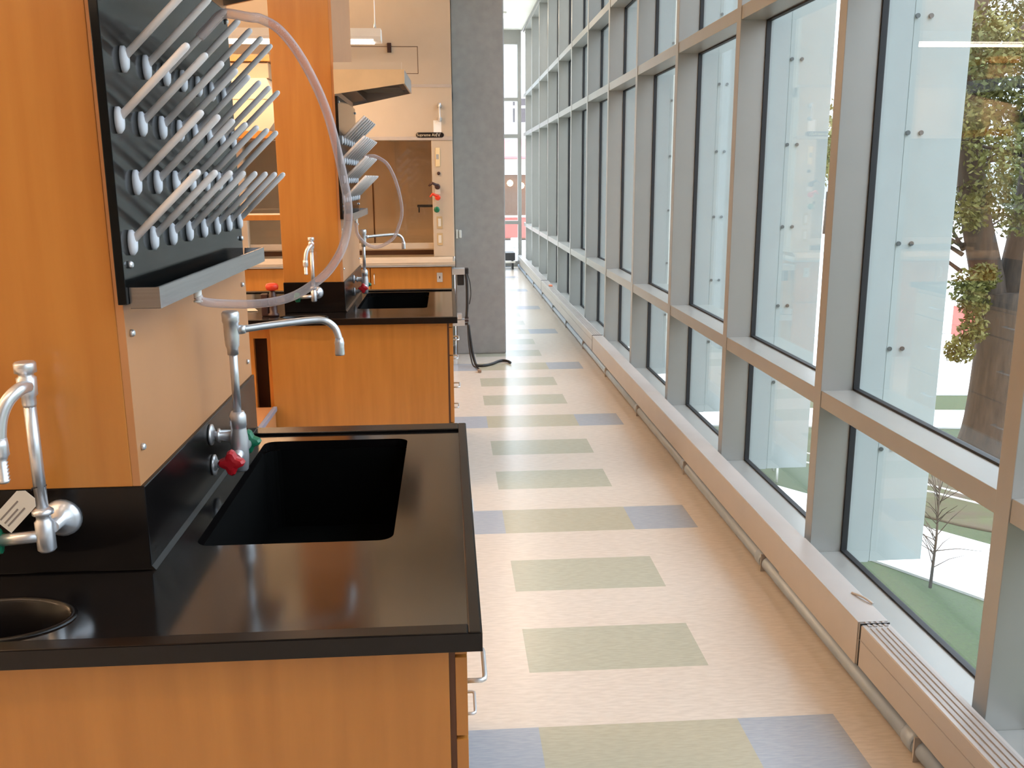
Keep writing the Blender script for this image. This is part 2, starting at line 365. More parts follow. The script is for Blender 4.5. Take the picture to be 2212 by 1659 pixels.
# ------------------------------------------------------------------ lab bench (built once, second is a copy 3.31 m on)
DY = 3.312
pair = []
ZT, ZB = .914, .890
def worktop():
    t = thing('bench_worktop', (-.6, 1.93, ZT), 'large black epoxy worktop with rectangular sink, nearest the camera', 'worktop', 'black worktops')
    x0, x1, y0, y1 = -2.6, .040, 1.303, 2.553
    sx0, sx1, sy0, sy1 = -.500, -.119, 1.705, 2.428
    cx, cy, ra, rb = -.742, 1.418, .118, .072      # cup sink
    b = bmesh.new()
    def ring(z, pts): return [b.verts.new((p[0], p[1], z)) for p in pts]
    def rrect(r, n=6):
        pts = []
        for (ox, oy, a0) in ((sx1 - r, sy1 - r, 0), (sx0 + r, sy1 - r, 90), (sx0 + r, sy0 + r, 180), (sx1 - r, sy0 + r, 270)):
            for i in range(n + 1):
                a = R_(a0 + 90 * i / n); pts.append((ox + r * math.cos(a), oy + r * math.sin(a)))
        return pts
    def ell(a, c, n=40): return [(cx + a * math.cos(2 * math.pi * i / n), cy + c * math.sin(2 * math.pi * i / n)) for i in range(n)]
    outer = [(x0, y0), (x1, y0), (x1, y1), (x0, y1)]
    for z in (ZT, ZB):
        loops = [ring(z, outer), ring(z, rrect(.03)), ring(z, ell(ra, rb))]
        es = []
        for L in loops:
            for i in range(len(L)): es.append(b.edges.new((L[i], L[(i + 1) % len(L)])))
        bmesh.ops.triangle_fill(b, use_beauty=True, use_dissolve=False, edges=es)
    b.verts.ensure_lookup_table()
    # side walls of slab and holes
    def strip(pts, za, zb, flip=False):
        A = ring(za, pts); B_ = ring(zb, pts)
        for i in range(len(pts)): b.faces.new((A[i], A[(i + 1) % len(pts)], B_[(i + 1) % len(pts)], B_[i]))
    strip(outer, ZT, ZB); strip(rrect(.03), ZT, ZB); strip(ell(ra, rb), ZT, ZB)
    bmesh.ops.remove_doubles(b, verts=b.verts, dist=1e-5); bmesh.ops.recalc_face_normals(b, faces=b.faces)
    M_ = MB(); M_.b.free(); M_.b = b; M_.build('slab', epoxy, t)
    rim = MB(); h = .007
    rim.box(x1 - .021, x1, y0, y1, ZT, ZT + h, .0025); rim.box(x0, x1 - .021, y0 - .001, y0 + .030, ZT, ZT + h, .0025); rim.box(x0, x1 + .001, y0 - .0012, y0 - .0002, ZB - .001, ZT + h - .002); rim.box(x1 + .0001, x1 + .001, y0, y1, ZB - .001, ZT + h - .002); rim.box(x0, x1 - .021, y1 - .062, y1, ZT, ZT + h, .0025)  # thin facings in the dulled epoxy dim the slab edges
    rim.build('raised_rim', epoxr, t)
    s = MB(); d = .22
    pts = rrect(.04); bb = s.b
    A = [bb.verts.new((p[0], p[1], ZB)) for p in pts]; B_ = [bb.verts.new((p[0], p[1], ZB - d)) for p in pts]
    for i in range(len(pts)): bb.faces.new((A[i], A[(i + 1) % len(pts)], B_[(i + 1) % len(pts)], B_[i]))
    bb.faces.new(B_); bmesh.ops.recalc_face_normals(bb, faces=bb.faces)
    s.build('sink_basin', sinkm, t)
    c = MB(); bb = c.b; prev = None
    prof = [(1.10, ZT + .0005), (1.08, ZT + .004), (1.02, ZT + .004), (.98, ZT - .002), (.80, ZT - .045), (.62, ZT - .13), (.2, ZT - .14)]
    for f, z in prof:
        rg = [bb.verts.new((p[0], p[1], z)) for p in ell(ra * f, rb * f)]
        if prev:
            for i in range(len(rg)): q = bb.faces.new((prev[i], prev[(i + 1) % len(rg)], rg[(i + 1) % len(rg)], rg[i])); q.smooth = True
        prev = rg
    bb.faces.new(prev); bmesh.ops.recalc_face_normals(bb, faces=bb.faces)
    c.build('cup_sink', epoxr, t)
    return t
def pull(parent, x, y, z, L=.105, vert=False):
    pts = [(x, y, z), (x + .030, y, z), (x + .030, y + L, z), (x, y + L, z)]
    P = [pts[0], (x + .024, y, z), (x + .029, y + .004, z), (x + .030, y + .012, z), (x + .030, y + L - .012, z), (x + .029, y + L - .004, z), (x + .024, y + L, z), pts[3]]
    return MB().tube(P, .0042, 8).build('handle', chrome, parent)
def cabinets():
    out = []
    t = thing('drawer_cabinet', (-.45, 1.9, 0), 'orange maple end cabinet under the nearest black worktop', 'cabinet', 'maple bench end cabinets')
    b = MB().box(-.90, -.012, 1.330, 2.52, .10, .662); b.box(-.90, -.53, 1.331, 2.52, .662, ZB - .001); b.box(-.90, -.012, 1.330, 1.68, .662, ZB - .001); b.box(-.90, -.012, 2.45, 2.52, .662, ZB - .001); b.box(-.10, -.0125, 1.69, 2.45, .662, ZB - .001)
    b = MB()
    b.box(-.90, -.012, 1.330, 1.352, .0, ZB - .001, .001)      # end panel facing the camera
    b.box(-.90, -.012, 2.50, 2.52, .0, ZB - .001)
    b.box(-.90, -.88, 1.352, 2.50, .0, ZB - .001)
    b.box(-.88, -.012, 1.352, 2.50, .10, .12)
    b.box(-.030, -.012, 1.352, 2.50, .12, ZB - .001)
    b.box(-.08, -.06, 1.36, 2.5, 0, .10)
    b.build('carcass', wood2, t)
    MB().box(-.012, -.002, 1.338, 2.515, .11, ZB - .004).build('reveal', woodd, t)
    ys = [1.335, 1.925, 2.515]
    zs = [(.11, .395), (.400, .700), (.704, .836), ]
    zs = [(.11, .36), (.364, .716), (.720, .862)]
    for a, c in zip(ys, ys[1:]):
        for (z0, z1) in zs:
            d = MB().box(-.002, .017, a + .002, c - .002, z0 + .0015, z1 - .0015, .001).build('drawer', wood2, t)
            zc = (z0 + z1) / 2
            yc_ = (a + c) / 2 - .05
            if a < 1.5: yc_ = 1.385
            pull(d, .017, yc_, zc)
    MB().box(-.002, .017, 1.337, 2.513, .866, ZB - .004, .001).build('top_filler', wood2, t)
    out.append(t)
    t2 = thing('bench_knee_cabinet', (-1.7, 1.95, 0), 'maple cabinet set back beside the end cabinet under the nearest worktop', 'cabinet', 'maple set-back bench cabinets')
    b = MB(); b.box(-2.6, -1.52, 1.43, 2.50, .0, ZB - .002, .001); b.build('carcass', wood2, t2)
    MB().box(-.925, -.903, 1.372, 1.392, 0, ZB - .002).build('filler_panel', wood, t2)
    MB().box(-1.515, -.905, 1.50, 1.52, 0, ZB - .002).build('knee_shade_panel', woodd, t2)  # dark board painting the shade inside the knee opening
    MB().box(-1.3, -.995, 1.385, 1.42, .0, .815).build('knee_panel', wood, t2)
    MB().box(-1.515, -.927, 1.385, 1.42, .815, ZB - .002).build('apron', wood, t2)
    out.append(t2)
    return out
wt = worktop(); cabs = cabinets()

def column():
    t = thing('service_column', (-.71, 2.07, ZT), 'orange maple service column rising from the nearest black bench', 'column', 'maple service columns on the benches')
    x0, x1, y0, y1 = -.862, -.552, 1.597, 2.557
    MB().box(x0, x1 - .014, y0, y1, 1.074, 4.14, .0015).build('cladding', wood, t)
    MB().box(x1 - .014, x1, y0 + .001, y1 - .001, 1.074, 4.139, .001).build('side_panel', beige, t)
    b = MB(); b.box(x0 - .004, x1 + .006, y0 + .0005, y1, ZT + .0005, 1.074, .003)
    b.prism([(x1 + .004, ZT + .0005), (x1 + .013, ZT + .0005), (x1 + .006, ZT + .009), (x1 + .004, ZT + .009)], 'y', y0, y1)
    b.build('black_plinth', epoxr, t)
    for y, z in ((1.622, 1.345), (1.622, 1.140), (2.505, 1.330), (2.505, 1.120)):
        MB().lathe([(.0065, 0), (.0065, .004), (.004, .007)], (x1, y, z), 'x', 12).build('screw', chrome, t)
    return t
colm = column()
def canopy():
    cs = mat('warm_lit_canopy_steel', (.74, .54, .32), .42, .3)  # reflected warm light put into the front plate colour
    t = thing('extraction_canopy', (-.38, 1.98, 2.02), 'stainless extraction canopy at the top of the nearest column, mostly out of frame', 'canopy', 'stainless extraction canopies')
    y0, y1 = 1.560, 2.530; xi, xo = -.5515, -.199
    MB().prism([(xi, 2.019), (xi, 2.137), (xo, 2.137), (xo, 2.070)], 'y', y0, y0 + .012).build('front_plate', cs, t)
    MB().box(xi, -.212, y0 + .012, y0 + .03, 2.138, 2.172).build('upper_band', hoodm, t)
    b = MB()
    b.prism([(y0 + .012, 2.070), (y1, 2.103), (y1, 2.178), (y0 + .012, 2.137)], 'x', xo - .008, xo)
    b.prism([(xi, 2.032), (xi, 2.178), (xo - .008, 2.178), (xo - .008, 2.103)], 'y', y1 - .010, y1)
    b.build('end_plate', steel, t)
    MB().prism([(y0 + .012, 2.130), (y1 - .010, 2.168), (y1 - .010, 2.174), (y0 + .012, 2.136)], 'x', xi, xo - .008).build('top_sheet', steel, t)
    dk = mat('shaded_canopy_steel', (.09, .07, .06), .4, .6)  # shade under the stainless canopy painted as a darker steel
    MB().prism([(xi, 2.05), (-.47, 2.062), (-.47, 2.066), (xi, 2.054)], 'y', y0 + .013, y1 - .011).build('baffle', dk, t)
    s = MB()
    for k in range(9):
        y = y0 + .20 + k * .072
        s.prism([(y, 2.066 + k * .0032), (y + .020, 2.072 + k * .0032), (y + .020, 2.074 + k * .0032), (y, 2.068 + k * .0032)], 'x', -.45, -.235)
    s.build('louvre_slats', mat('louvre_steel', (.50, .42, .34), .4, .4), t)
    MB().box(-.465, -.22, y0 + .02, y1 - .02, 2.121, 2.124).build('liner', dk, t)
    return t
can = canopy()

def rack():
    t = thing('drying_rack', (-.545, 2.03, 1.42), 'black drying rack with grey pegs and steel drip tray, nearest', 'drying rack', 'peg drying racks on the columns')
    xb = -.5365
    MB().box(-.5515, xb, 1.572, 2.482, 1.400, 2.012, .0015).build('board', boardm, t)
    rows = [(1.503, 1.613, 8), (1.602, 1.664, 7), (1.702, 1.605, 8), (1.803, 1.658, 7)]
    dirv = Vector((.72, 0, .69)).normalized()
    base = None
    for z, y, n in rows:
        for k in range(n):
            yy = y + k * .1186
            if base is None:
                p = MB().tube([(xb + .004, yy, z), tuple(Vector((xb + .004, yy, z)) + dirv * .160), tuple(Vector((xb + .004, yy, z)) + dirv * .166), tuple(Vector((xb + .004, yy, z)) + dirv * .1685)], [.0066, .0064, .0052, .002], 12)
                pe = p.build('peg', pegm, t)
                fl = MB(); bb = fl.b; prev = None
                for f, xx in ((.8, 0.0), (1, .001), (1, .007), (.72, .0115), (.3, .0125)):
                    rg = [bb.verts.new((xb + xx, yy + .0118 * f * math.cos(a), z + .0215 * f * math.sin(a) - .002)) for a in [2 * math.pi * i / 20 for i in range(20)]]
                    if prev:
                        for i in range(20): q = bb.faces.new((prev[i], prev[(i + 1) % 20], rg[(i + 1) % 20], rg[i])); q.smooth = True
                    prev = rg
                bb.faces.new(prev); bmesh.ops.recalc_face_normals(bb, faces=bb.faces)
                fl.build('flange', flangem, pe)
                base = pe; b0 = (yy, z)
            else:
                c = dup(base, t, (0, yy - b0[0], z - b0[1]))
    # drip tray
    xt = -.487; ya, yb = 1.585, 2.498
    b = MB()
    b.box(xt, xt + .0015, ya, yb, 1.392, 1.428)                                  # front lip
    b.box(-.5355, xt, ya, ya + .0015, 1.392, 1.428)
    b.prism([(yb - .0015, 1.428), (yb, 1.428), (yb - .02, 1.392), (yb - .0215, 1.392)], 'x', -.5355, xt)
    b.prism([(-.5355, 1.392), (xt, 1.392), (xt, 1.3935), (-.5355, 1.3935)], 'y', ya, yb - .02)
    b.box(xt - .003, xt + .0015, ya, yb, 1.427, 1.4285); 
    b.build('drip_tray', steel, t)
    MB().box(-.5355, xt - .001, ya + .003, yb - .024, 1.394, 1.3955).build('tray_liner', sinkm, t)
    MB().lathe([(.008, 0), (.008, -.014), (.006, -.022), (.009, -.023), (.009, -.026)], (-.498, 1.866, 1.392), 'z', 14).build('outlet_nipple', white, t)
    for y, z in ((1.600, 1.465), (2.462, 1.455), (1.600, 1.985), (2.462, 1.985)):
        MB().lathe([(.0065, 0), (.0065, .004), (.004, .007)], (xb, y, z), 'x', 12).build('screw', chrome, t)
    return t
rk = rack()

def main_faucet():
    t = thing('swing_spout_faucet', (-.48, 2.05, 1.0), 'chrome swing-spout lab faucet with red and green handles on nearest bench', 'faucet', 'swing spout faucets at the sinks')
    X, Y = -.480, 2.048
    b = MB()
    b.lathe([(.024, 0), (.024, .004), (.016, .007), (.011, .010)], (-.545, 2.055, 1.040), 'x')
    b.lathe([(.024, 0), (.024, .004), (.016, .007), (.011, .010)], (-.545, 2.060, .967), 'x')
    b.cyl((-.540, 2.055, 1.040), (X, 2.052, 1.028), .009); b.cyl((-.540, 2.060, .967), (X, 2.056, .980), .009)
    b.lathe([(.017, 0), (.017, .004), (.013, .006), (.013, .03)], (-.528, 2.055, 1.038), 'x', 6)
    b.build('wall_stem', chrome, t)
    b = MB().lathe([(.012, -.055), (.016, -.050), (.019, -.02), (.020, .02), (.017, .045), (.017, .050), (.0185, .052), (.0185, .075), (.014, .085)], (X, Y, 1.010), 'z')
    b.cyl((X, Y, 1.0), (X, Y - .045, .997), .012); b.cyl((X, Y, 1.0), (X, Y + .070, .998), .0115)
    b.build('valve_body', chrome, t)
    MB().tube([(X, Y, 1.09), (X, Y, 1.26)], .0092).build('riser', chrome, t)
    b = MB().lathe([(.012, 1.225), (.0125, 1.24), (.015, 1.245), (.0165, 1.27), (.0165, 1.296), (.0185, 1.298), (.0190, 1.318), (.016, 1.322)], (X, Y, 0), 'z')
    b.lathe([(.0105, .012), (.0105, .022), (.0085, .03)], (X, Y + .006, 1.280), 'x')
    b.build('spout_head', chrome, t)
    sp = smooth([(X + .02, Y + .006, 1.280), (-.40, 2.085, 1.284), (-.315, 2.122, 1.288), (-.285, 2.130, 1.284), (-.265, 2.133, 1.268), (-.257, 2.134, 1.245), (-.256, 2.134, 1.238)], 5)
    MB().tube(sp, .0082).build('swing_arm', chrome, t)
    MB().lathe([(.0105, 1.203), (.0115, 1.206), (.0106, 1.225), (.0113, 1.232), (.009, 1.244)], (-.256, 2.134, 0), 'z').build('aerator', chrome, t)
    def handle(cx, cy, cz, m, nm, ax):
        b = bmesh.new(); n = 24; prev = None; Mx = MB(); Mx.b.free(); Mx.b = b
        for f, h in ((.45, -.016), (.85, -.014), (1, -.006), (1, .006), (.8, .013), (.3, .016)):
            rg = []
            for i in range(n):
                a = 2 * math.pi * i / n; r = .0235 * f * (1 + .24 * math.cos(4 * a))
                if ax == 'y': rg.append(b.verts.new((cx + r * math.cos(a), cy + h, cz + r * math.sin(a))))
                else: rg.append(b.verts.new((cx + h, cy + r * math.cos(a), cz + r * math.sin(a))))
            if prev:
                for i in range(n): q = b.faces.new((prev[i], prev[(i + 1) % n], rg[(i + 1) % n], rg[i]))
            else: b.faces.new(rg[::-1])
            prev = rg
        b.faces.new(prev); bmesh.ops.recalc_face_normals(b, faces=b.faces)
        o = Mx.build(nm, m, t); return o
    handle(X - .006, Y - .062, .994, redp, 'hot_handle', 'y')['label'] = 'red lobed handle'
    handle(X, Y + .092, .998, grnp, 'cold_handle', 'y')['label'] = 'green lobed handle'
    return t
mf = main_faucet()
def small_faucet():
    t = thing('gooseneck_faucet', (-.70, 1.55, 1.0), 'small chrome gooseneck faucet with serrated tip on nearest column', 'faucet', 'gooseneck faucets on the column fronts')
    X, Y = -.703, 1.548
    MB().lathe([(.034, 0), (.033, -.006), (.026, -.013), (.012, -.020), (.011, -.045)], (-.692, 1.5975, 1.020), 'y', 24).build('wall_flange', chrome, t)
    b = MB().lathe([(.012, .978), (.0155, .982), (.0155, 1.032), (.012, 1.036), (.012, 1.044), (.0175, 1.046), (.0175, 1.052), (.010, 1.058)], (X, Y, 0), 'z')
    b.cyl((X, Y, 1.006), (X - .072, Y - .006, 1.002), .0105); b.build('valve_body', chrome, t)
    MB().tube([(X, Y, 1.055), (X, Y, 1.245)], .0102).build('riser', chrome, t)
    MB().lathe([(.010, 1.235), (.0115, 1.24), (.0115, 1.252), (.015, 1.256), (.016, 1.285), (.012, 1.288), (.012, 1.292), (.0175, 1.294), (.0175, 1.309), (.015, 1.312)], (X, Y, 0), 'z').build('spout_head', chrome, t)
    sp = smooth([(X + .004, Y - .010, 1.272), (-.700, 1.512, 1.273), (-.712, 1.494, 1.258), (-.722, 1.484, 1.230), (-.727, 1.480, 1.190)], 6)
    MB().tube(sp, .0108).build('gooseneck', chrome, t)
    prof = [(.0125, 1.200), (.0135, 1.188), (.0135, 1.172), (.0105, 1.168)]
    z = 1.166
    for k in range(7): prof += [(.0100, z), (.0076, z - .0048)]; z -= .006
    MB().lathe(prof, (-.727, 1.480, 0), 'z', 16).build('serrated_tip', chrome, t)
    b = bmesh.new(); n = 24; prev = None; Mx = MB(); Mx.b.free(); Mx.b = b
    for f, h in ((.4, .015), (.9, .013), (1, .004), (1, -.008), (.5, -.016)):
        rg = [b.verts.new((X - .085 + h, Y - .006 + .021 * f * (1 + .22 * math.cos(4 * a)) * math.cos(a), 1.001 + .021 * f * (1 + .22 * math.cos(4 * a)) * math.sin(a))) for a in [2 * math.pi * i / n for i in range(n)]]
        if prev:
            for i in range(n): b.faces.new((prev[i], prev[(i + 1) % n], rg[(i + 1) % n], rg[i]))
        else: b.faces.new(rg[::-1])
        prev = rg
    b.faces.new(prev); bmesh.ops.recalc_face_normals(b, faces=b.faces)
    Mx.build('handle', grnp, t)['label'] = 'green handle'
    return t
sf = small_faucet()
# paper tag tied to the near gooseneck only
t = thing('paper_tag', (-.715, 1.54, 1.08), 'beige paper tag tied with a black cord to the nearest gooseneck faucet', 'tag')
c0 = Vector((-.712, 1.536, 1.088)); ux = Vector((.70, -.1, .70)).normalized(); uy = Vector((-.70, 0, .70)).normalized(); nn = ux.cross(uy)
def tagpt(a, b_, d): return c0 + ux * a + uy * b_ + nn * d
b = bmesh.new(); pts = [(-.085, -.020), (-.015, -.020), (-.004, -.010), (-.004, .010), (-.015, .020), (-.085, .020)]
v0 = [b.verts.new(tagpt(p[0], p[1], 0)) for p in pts]; v1 = [b.verts.new(tagpt(p[0], p[1], .0008)) for p in pts]
b.faces.new(v0); b.faces.new(v1[::-1])
for i in range(6): b.faces.new((v0[i], v1[i], v1[(i + 1) % 6], v0[(i + 1) % 6]))
bmesh.ops.recalc_face_normals(b, faces=b.faces); Mx = MB(); Mx.b.free(); Mx.b = b; Mx.build('card', paper, t)
b = bmesh.new()
for a0, a1, c1 in ((-.078, -.030, -.010), (-.078, -.040, -.003), (-.078, -.028, .006)):
    b.faces.new([b.verts.new(tagpt(a, c, d)) for a, c, d in ((a0, c1, .0011), (a1, c1, .0011), (a1, c1 + .003, .0011), (a0, c1 + .003, .0011))])
    b.faces.new([b.verts.new(tagpt(a, c, d)) for a, c, d in ((a0, c1, -.0004), (a1, c1, -.0004), (a1, c1 + .003, -.0004), (a0, c1 + .003, -.0004))])
Mx = MB(); Mx.b.free(); Mx.b = b; Mx.build('print', mat('grey_print', (.25, .22, .2), .8), t)
MB().tube([(-.7125, 1.5375, 1.0915), (-.712, 1.539, 1.095), (-.7035, 1.5385, 1.0965), (-.694, 1.545, 1.096), (-.694, 1.553, 1.0955), (-.704, 1.558, 1.095), (-.713, 1.551, 1.0945), (-.7125, 1.54, 1.094)], .0013, 6).build('tie', blackm, t)

# drain hoses
near_hose = [(-.4165, 1.895, 1.918), (-.400, 1.893, 1.930), (-.385, 1.890, 1.930), (-.366, 1.894, 1.928), (-.349, 1.903, 1.920), (-.318, 1.912, 1.896), (-.287, 1.921, 1.852), (-.259, 1.93, 1.797), (-.236, 1.938, 1.736), (-.22, 1.946, 1.665), (-.208, 1.954, 1.591), (-.204, 1.962, 1.54), (-.211, 1.97, 1.492), (-.224, 1.959, 1.454), (-.249, 1.948, 1.417), (-.277, 1.937, 1.393), (-.314, 1.926, 1.371), (-.351, 1.914, 1.36), (-.396, 1.903, 1.352), (-.439, 1.892, 1.352), (-.470, 1.880, 1.358), (-.492, 1.870, 1.366), (-.498, 1.866, 1.378)]
near_hose = [(-.385, 1.885, 1.899), (-.366, 1.894, 1.905), (-.349, 1.903, 1.904), (-.318, 1.912, 1.888), (-.287, 1.921, 1.85), (-.259, 1.93, 1.797), (-.236, 1.938, 1.736), (-.22, 1.946, 1.665), (-.208, 1.954, 1.591), (-.204, 1.962, 1.54), (-.211, 1.97, 1.492), (-.224, 1.959, 1.454), (-.249, 1.948, 1.417), (-.277, 1.937, 1.393), (-.314, 1.926, 1.371), (-.351, 1.914, 1.36), (-.396, 1.903, 1.356), (-.439, 1.892, 1.358), (-.472, 1.879, 1.362), (-.492, 1.869, 1.368), (-.498, 1.866, 1.378)]
# starts as a sleeve pushed over a peg of the top row
pk = Vector((-.5325, 1.658 + .1186 * 2, 1.803)); dv = Vector((.72, 0, .69)).normalized()
st = [tuple(pk + dv * d) for d in (.095, .125, .150)] + [(-.412, 1.892, 1.911), (-.398, 1.889, 1.910)]
o = MB().tube(smooth(st + near_hose[1:], 5), .0090, 14).build('drain_hose', vinyl, None, (-.35, 1.9, 1.4)); tag(o, 'clear plastic hose looping from the nearest peg rack to its drip tray', 'hose')
o.name = 'drain_hose'
far_h = [(-.445, 5.19, 1.715), (-.427, 5.2, 1.722), (-.397, 5.209, 1.725), (-.376, 5.218, 1.72), (-.327, 5.226, 1.688), (-.294, 5.235, 1.631), (-.272, 5.244, 1.566), (-.254, 5.252, 1.48), (-.252, 5.261, 1.409), (-.267, 5.27, 1.355), (-.297, 5.259, 1.286), (-.342, 5.247, 1.249), (-.396, 5.236, 1.23), (-.438, 5.225, 1.241), (-.477, 5.214, 1.273), (-.498, 5.200, 1.31), (-.500, 5.185, 1.345), (-.499, 5.179, 1.375)]
o = MB().tube(smooth(far_h, 5), .0090, 14).build('drain_hose', vinyl, None, (-.35, 5.2, 1.4)); tag(o, 'clear plastic hose looping from the farther peg rack to its drip tray', 'hose')

# second bench, 3.31 m further
for o, lab in ((wt, 'black epoxy worktop with rectangular sink on the farther bench'), (cabs[0], 'orange maple end cabinet under the farther black worktop'),
               (cabs[1], 'maple cabinet set back beside the end cabinet under the farther worktop'), (colm, 'orange maple service column rising from the farther black bench'),
               (can, 'stainless extraction canopy with louvred underside on the farther column'), (rk, 'black drying rack with grey pegs on the farther column'),
               (mf, 'chrome swing-spout lab faucet with red and green handles on farther bench'), (sf, 'small chrome gooseneck faucet on the farther column')):
    dup(o, None, (0, DY, 0), label=lab)

# items on the far bench at the left
t = thing('low_cart', (-1.15, 4.42, 0), 'low beige cart with blue-grey top edging in front of the farther bench', 'cart')
MB().box(-1.40, -.905, 4.16, 4.632, .455, .470, .002).build('top', beige, t)
MB().box(-.905, -.885, 4.16, 4.632, .450, .474, .003).build('edging', mat('blue_grey_edge', (.26, .28, .36), .4), t)
MB().box(-1.40, -.893, 4.17, 4.625, .05, .449, .002).build('body', beige, t)
for x in (-1.36, -.93):
    for y in (4.25, 4.62): MB().lathe([(.022, -.012), (.025, 0), (.022, .012)], (x, y, .0255), 'x', 14).build('wheel', blackm, t)
t = thing('gas_valve', (-.90, 4.80, ZT), 'small gas valve with red knob at the left of the farther column', 'valve')
MB().lathe([(.030, .001), (.030, .012), (.020, .018), (.020, .06), (.024, .085), (.014, .125), (.008, .135)], (-.905, 4.80, ZT), 'z').build('turret', brnp, t)
MB().lathe([(.006, .130), (.030, .137), (.034, .155), (.028, .167), (.012, .171)], (-.905, 4.80, ZT), 'z', 8).build('knob', redv, t)
MB().box(-.965, -.93, 4.79, 4.83, ZT + .001, ZT + .115, .006).build('valve_block', brnp, t)
o = MB().prism([(-1.16, 4.98), (-1.02, 4.98), (-1.06, 5.09), (-1.15, 5.13)], 'z', ZT + .002, ZT + .004).build('paper_sheet', paper, None, (-1.1, 5.03, ZT)); tag(o, 'white paper sheet on the farther worktop left of the column', 'paper')

# ------------------------------------------------------------------ fume hood
HX, HY = .060, 8.0
t = thing('fume_hood', (-.87, 8.4, .87), 'large cream fume hood with glass sash behind the farther bench', 'fume hood')
HL = -1.86
b = MB()
b.box(HL, HX, HY + .05, 8.98, 2.262, 3.35, .004)                        # upper body
b.box(HL, HX, HY + .045, HY + .050, 2.352, 3.30)
b.build('upper_panel', hoodm, t)
MB().box(HL - .0, HX, HY, 8.96, 1.935, 2.350, .003).build('lower_header', hoodm, t)
b = MB(); b.box(HL, HX, HY - .006, HY, 1.915, 1.945, .002); b.box(HL, HX + .001, HY - .004, HY + .05, 2.338, 2.362, .002); b.build('header_trim', mat('hood_trim', (.50, .44, .40), .45), t)
MB().box(-.120, HX, HY, HY + .10, .945, 1.915, .006).build('side_post', hoodm, t); MB().box(HL, HL + .18, HY, HY + .10, .945, 1.915, .006).build('side_post', hoodm, t)
b = MB(); b.box(HX - .02, HX, HY + .10, 8.95, .945, 1.935); b.box(HL, HL + .02, HY + .10, 8.95, .945, 1.935); b.build('side_wall', hoodi, t)
MB().box(HL + .02, HX - .02, 8.72, 8.76, .945, 1.935).build('back_baffle', hoodi, t)
MB().box(HL + .02, HX - .02, HY + .1, 8.72, 1.93, 1.935).build('inner_top', hoodi, t)
b = MB()
b.box(HL, HX, HY - .10, 8.95, .885, .915, .004)
b.build('worksurface', mat('cream_worksurface', (.66, .58, .47), .45), t)
MB().prism([(HY - .11, .905), (HY - .10, .935), (HY - .04, .948), (HY - .02, .942), (HY - .09, .925), (HY - .095, .905)], 'x', HL, HX - .02).build('airfoil', hoodm, t)
MB().box(HL, HX, HY - .095, 8.9, .870, .886).build('underside_trim', greyp, t)
MB().box(HL + .18, -.120, HY + .055, HY + .061, 1.06, 1.93).build('sash_glass', sashg, t)
b = MB(); b.box(HL + .18, -.120, HY + .045, HY + .070, 1.010, 1.062, .004); b.build('sash_rail', hoodm, t)
MB().box(HL + .18, -.120, HY + .25, HY + .27, .945, .985).build('sash_gap_shade', woodd, t)  # dark strip painting the shadow in the gap under the sash
b = MB(); b.box(-.680, -.668, 8.715, 8.720, 1.02, 1.60); b.box(-1.30, -1.288, 8.715, 8.720, 1.02, 1.60); b.build('baffle_slot', woodd, t)
b = MB(); b.box(-.26, -.105, HY + .30, HY + .315, 1.355, 1.378, .003); b.cyl((-.245, HY + .307, 1.357), (-.245, HY + .307, 1.31), .006); b.build('rod_arm', blackm, t)
# access panel outline, latch
b = MB(); w_ = .004; yy = HY + .0445
xa, xb_, za, zb = -1.0, -.212, 2.45, 2.665
for q in ((xa, xb_, zb - w_, zb), (xb_ - w_, xb_, za, zb), (xa, xb_, za, za + w_)): b.box(q[0], q[1], yy - .001, yy, q[2], q[3])
b.build('panel_groove', woodd, t)
MB().box(-.462, -.428, yy - .02, yy - .001, 2.615, 2.69, .003).build('latch', brnp, t)
# controls on the post
b = MB().box(-.088, -.048, HY - .006, HY, 1.70, 1.855, .005); b.build('monitor', mat('cream_plastic', (.85, .68, .40), .4), t)
MB().box(-.082, -.060, HY - .008, HY - .006, 1.76, 1.80).build('monitor_display', greyp, t)
MB().lathe([(.014, 0), (.014, -.012), (.009, -.015)], (-.063, HY, 1.645), 'y').build('knob', brnp, t)
def lever(z, m, nm, L, lab):
    k = MB(); k.lathe([(.010, 0), (.012, -.02), (.022, -.03), (.024, -.05), (.014, -.056)], (-.075, HY, z), 'y', 14)
    k.tube([(-.075, HY - .045, z + .010), (-.12, HY - .05, z + .03), (-.12 - L, HY - .05, z + .005)], [.013, .012, .007], 8)
    k.build(nm, m, t)['label'] = lab
lever(1.535, brnp, 'valve_handle', .03, 'dark brown valve lever'); lever(1.445, redv, 'valve_handle', .02, 'bright red valve lever')
k = MB().lathe([(.010, 0), (.012, -.02), (.026, -.03), (.026, -.05), (.014, -.056)], (-.085, HY, 1.345), 'y', 8); k.build('valve_knob', grnp, t)['label'] = 'green valve knob'
MB().box(-.098, -.052, HY - .002, HY, 1.475, 1.512).build('valve_label', paper, t)
for z in (1.235, 1.095):
    p_ = MB().box(-.088, -.040, HY - .004, HY, z - .052, z + .052, .002).build('outlet_plate', mat('tan_plate', (.55, .40, .22), .5), t)
    MB().box(-.078, -.052, HY - .007, HY - .004, z - .032, z + .034, .002).build('socket', paper, p_)
# sash handle
b = MB()
for z in (2.19, 2.085): b.lathe([(.020, 0), (.020, -.01), (.012, -.02), (.010, -.035)], (-.045, HY, z), 'y', 14)
b.tube([(-.045, HY - .032, 2.21), (-.045, HY - .036, 2.18), (-.043, HY - .036, 2.095), (-.045, HY - .032, 2.065)], [.015, .007, .007, .015], 10)
b.build('pull_handle', chrome, t)
MB().box(-.098, -.032, HY - .0015, HY, 1.975, 2.075).build('paper_label', mat('white_label', (.95, .95, .95), .6), t)
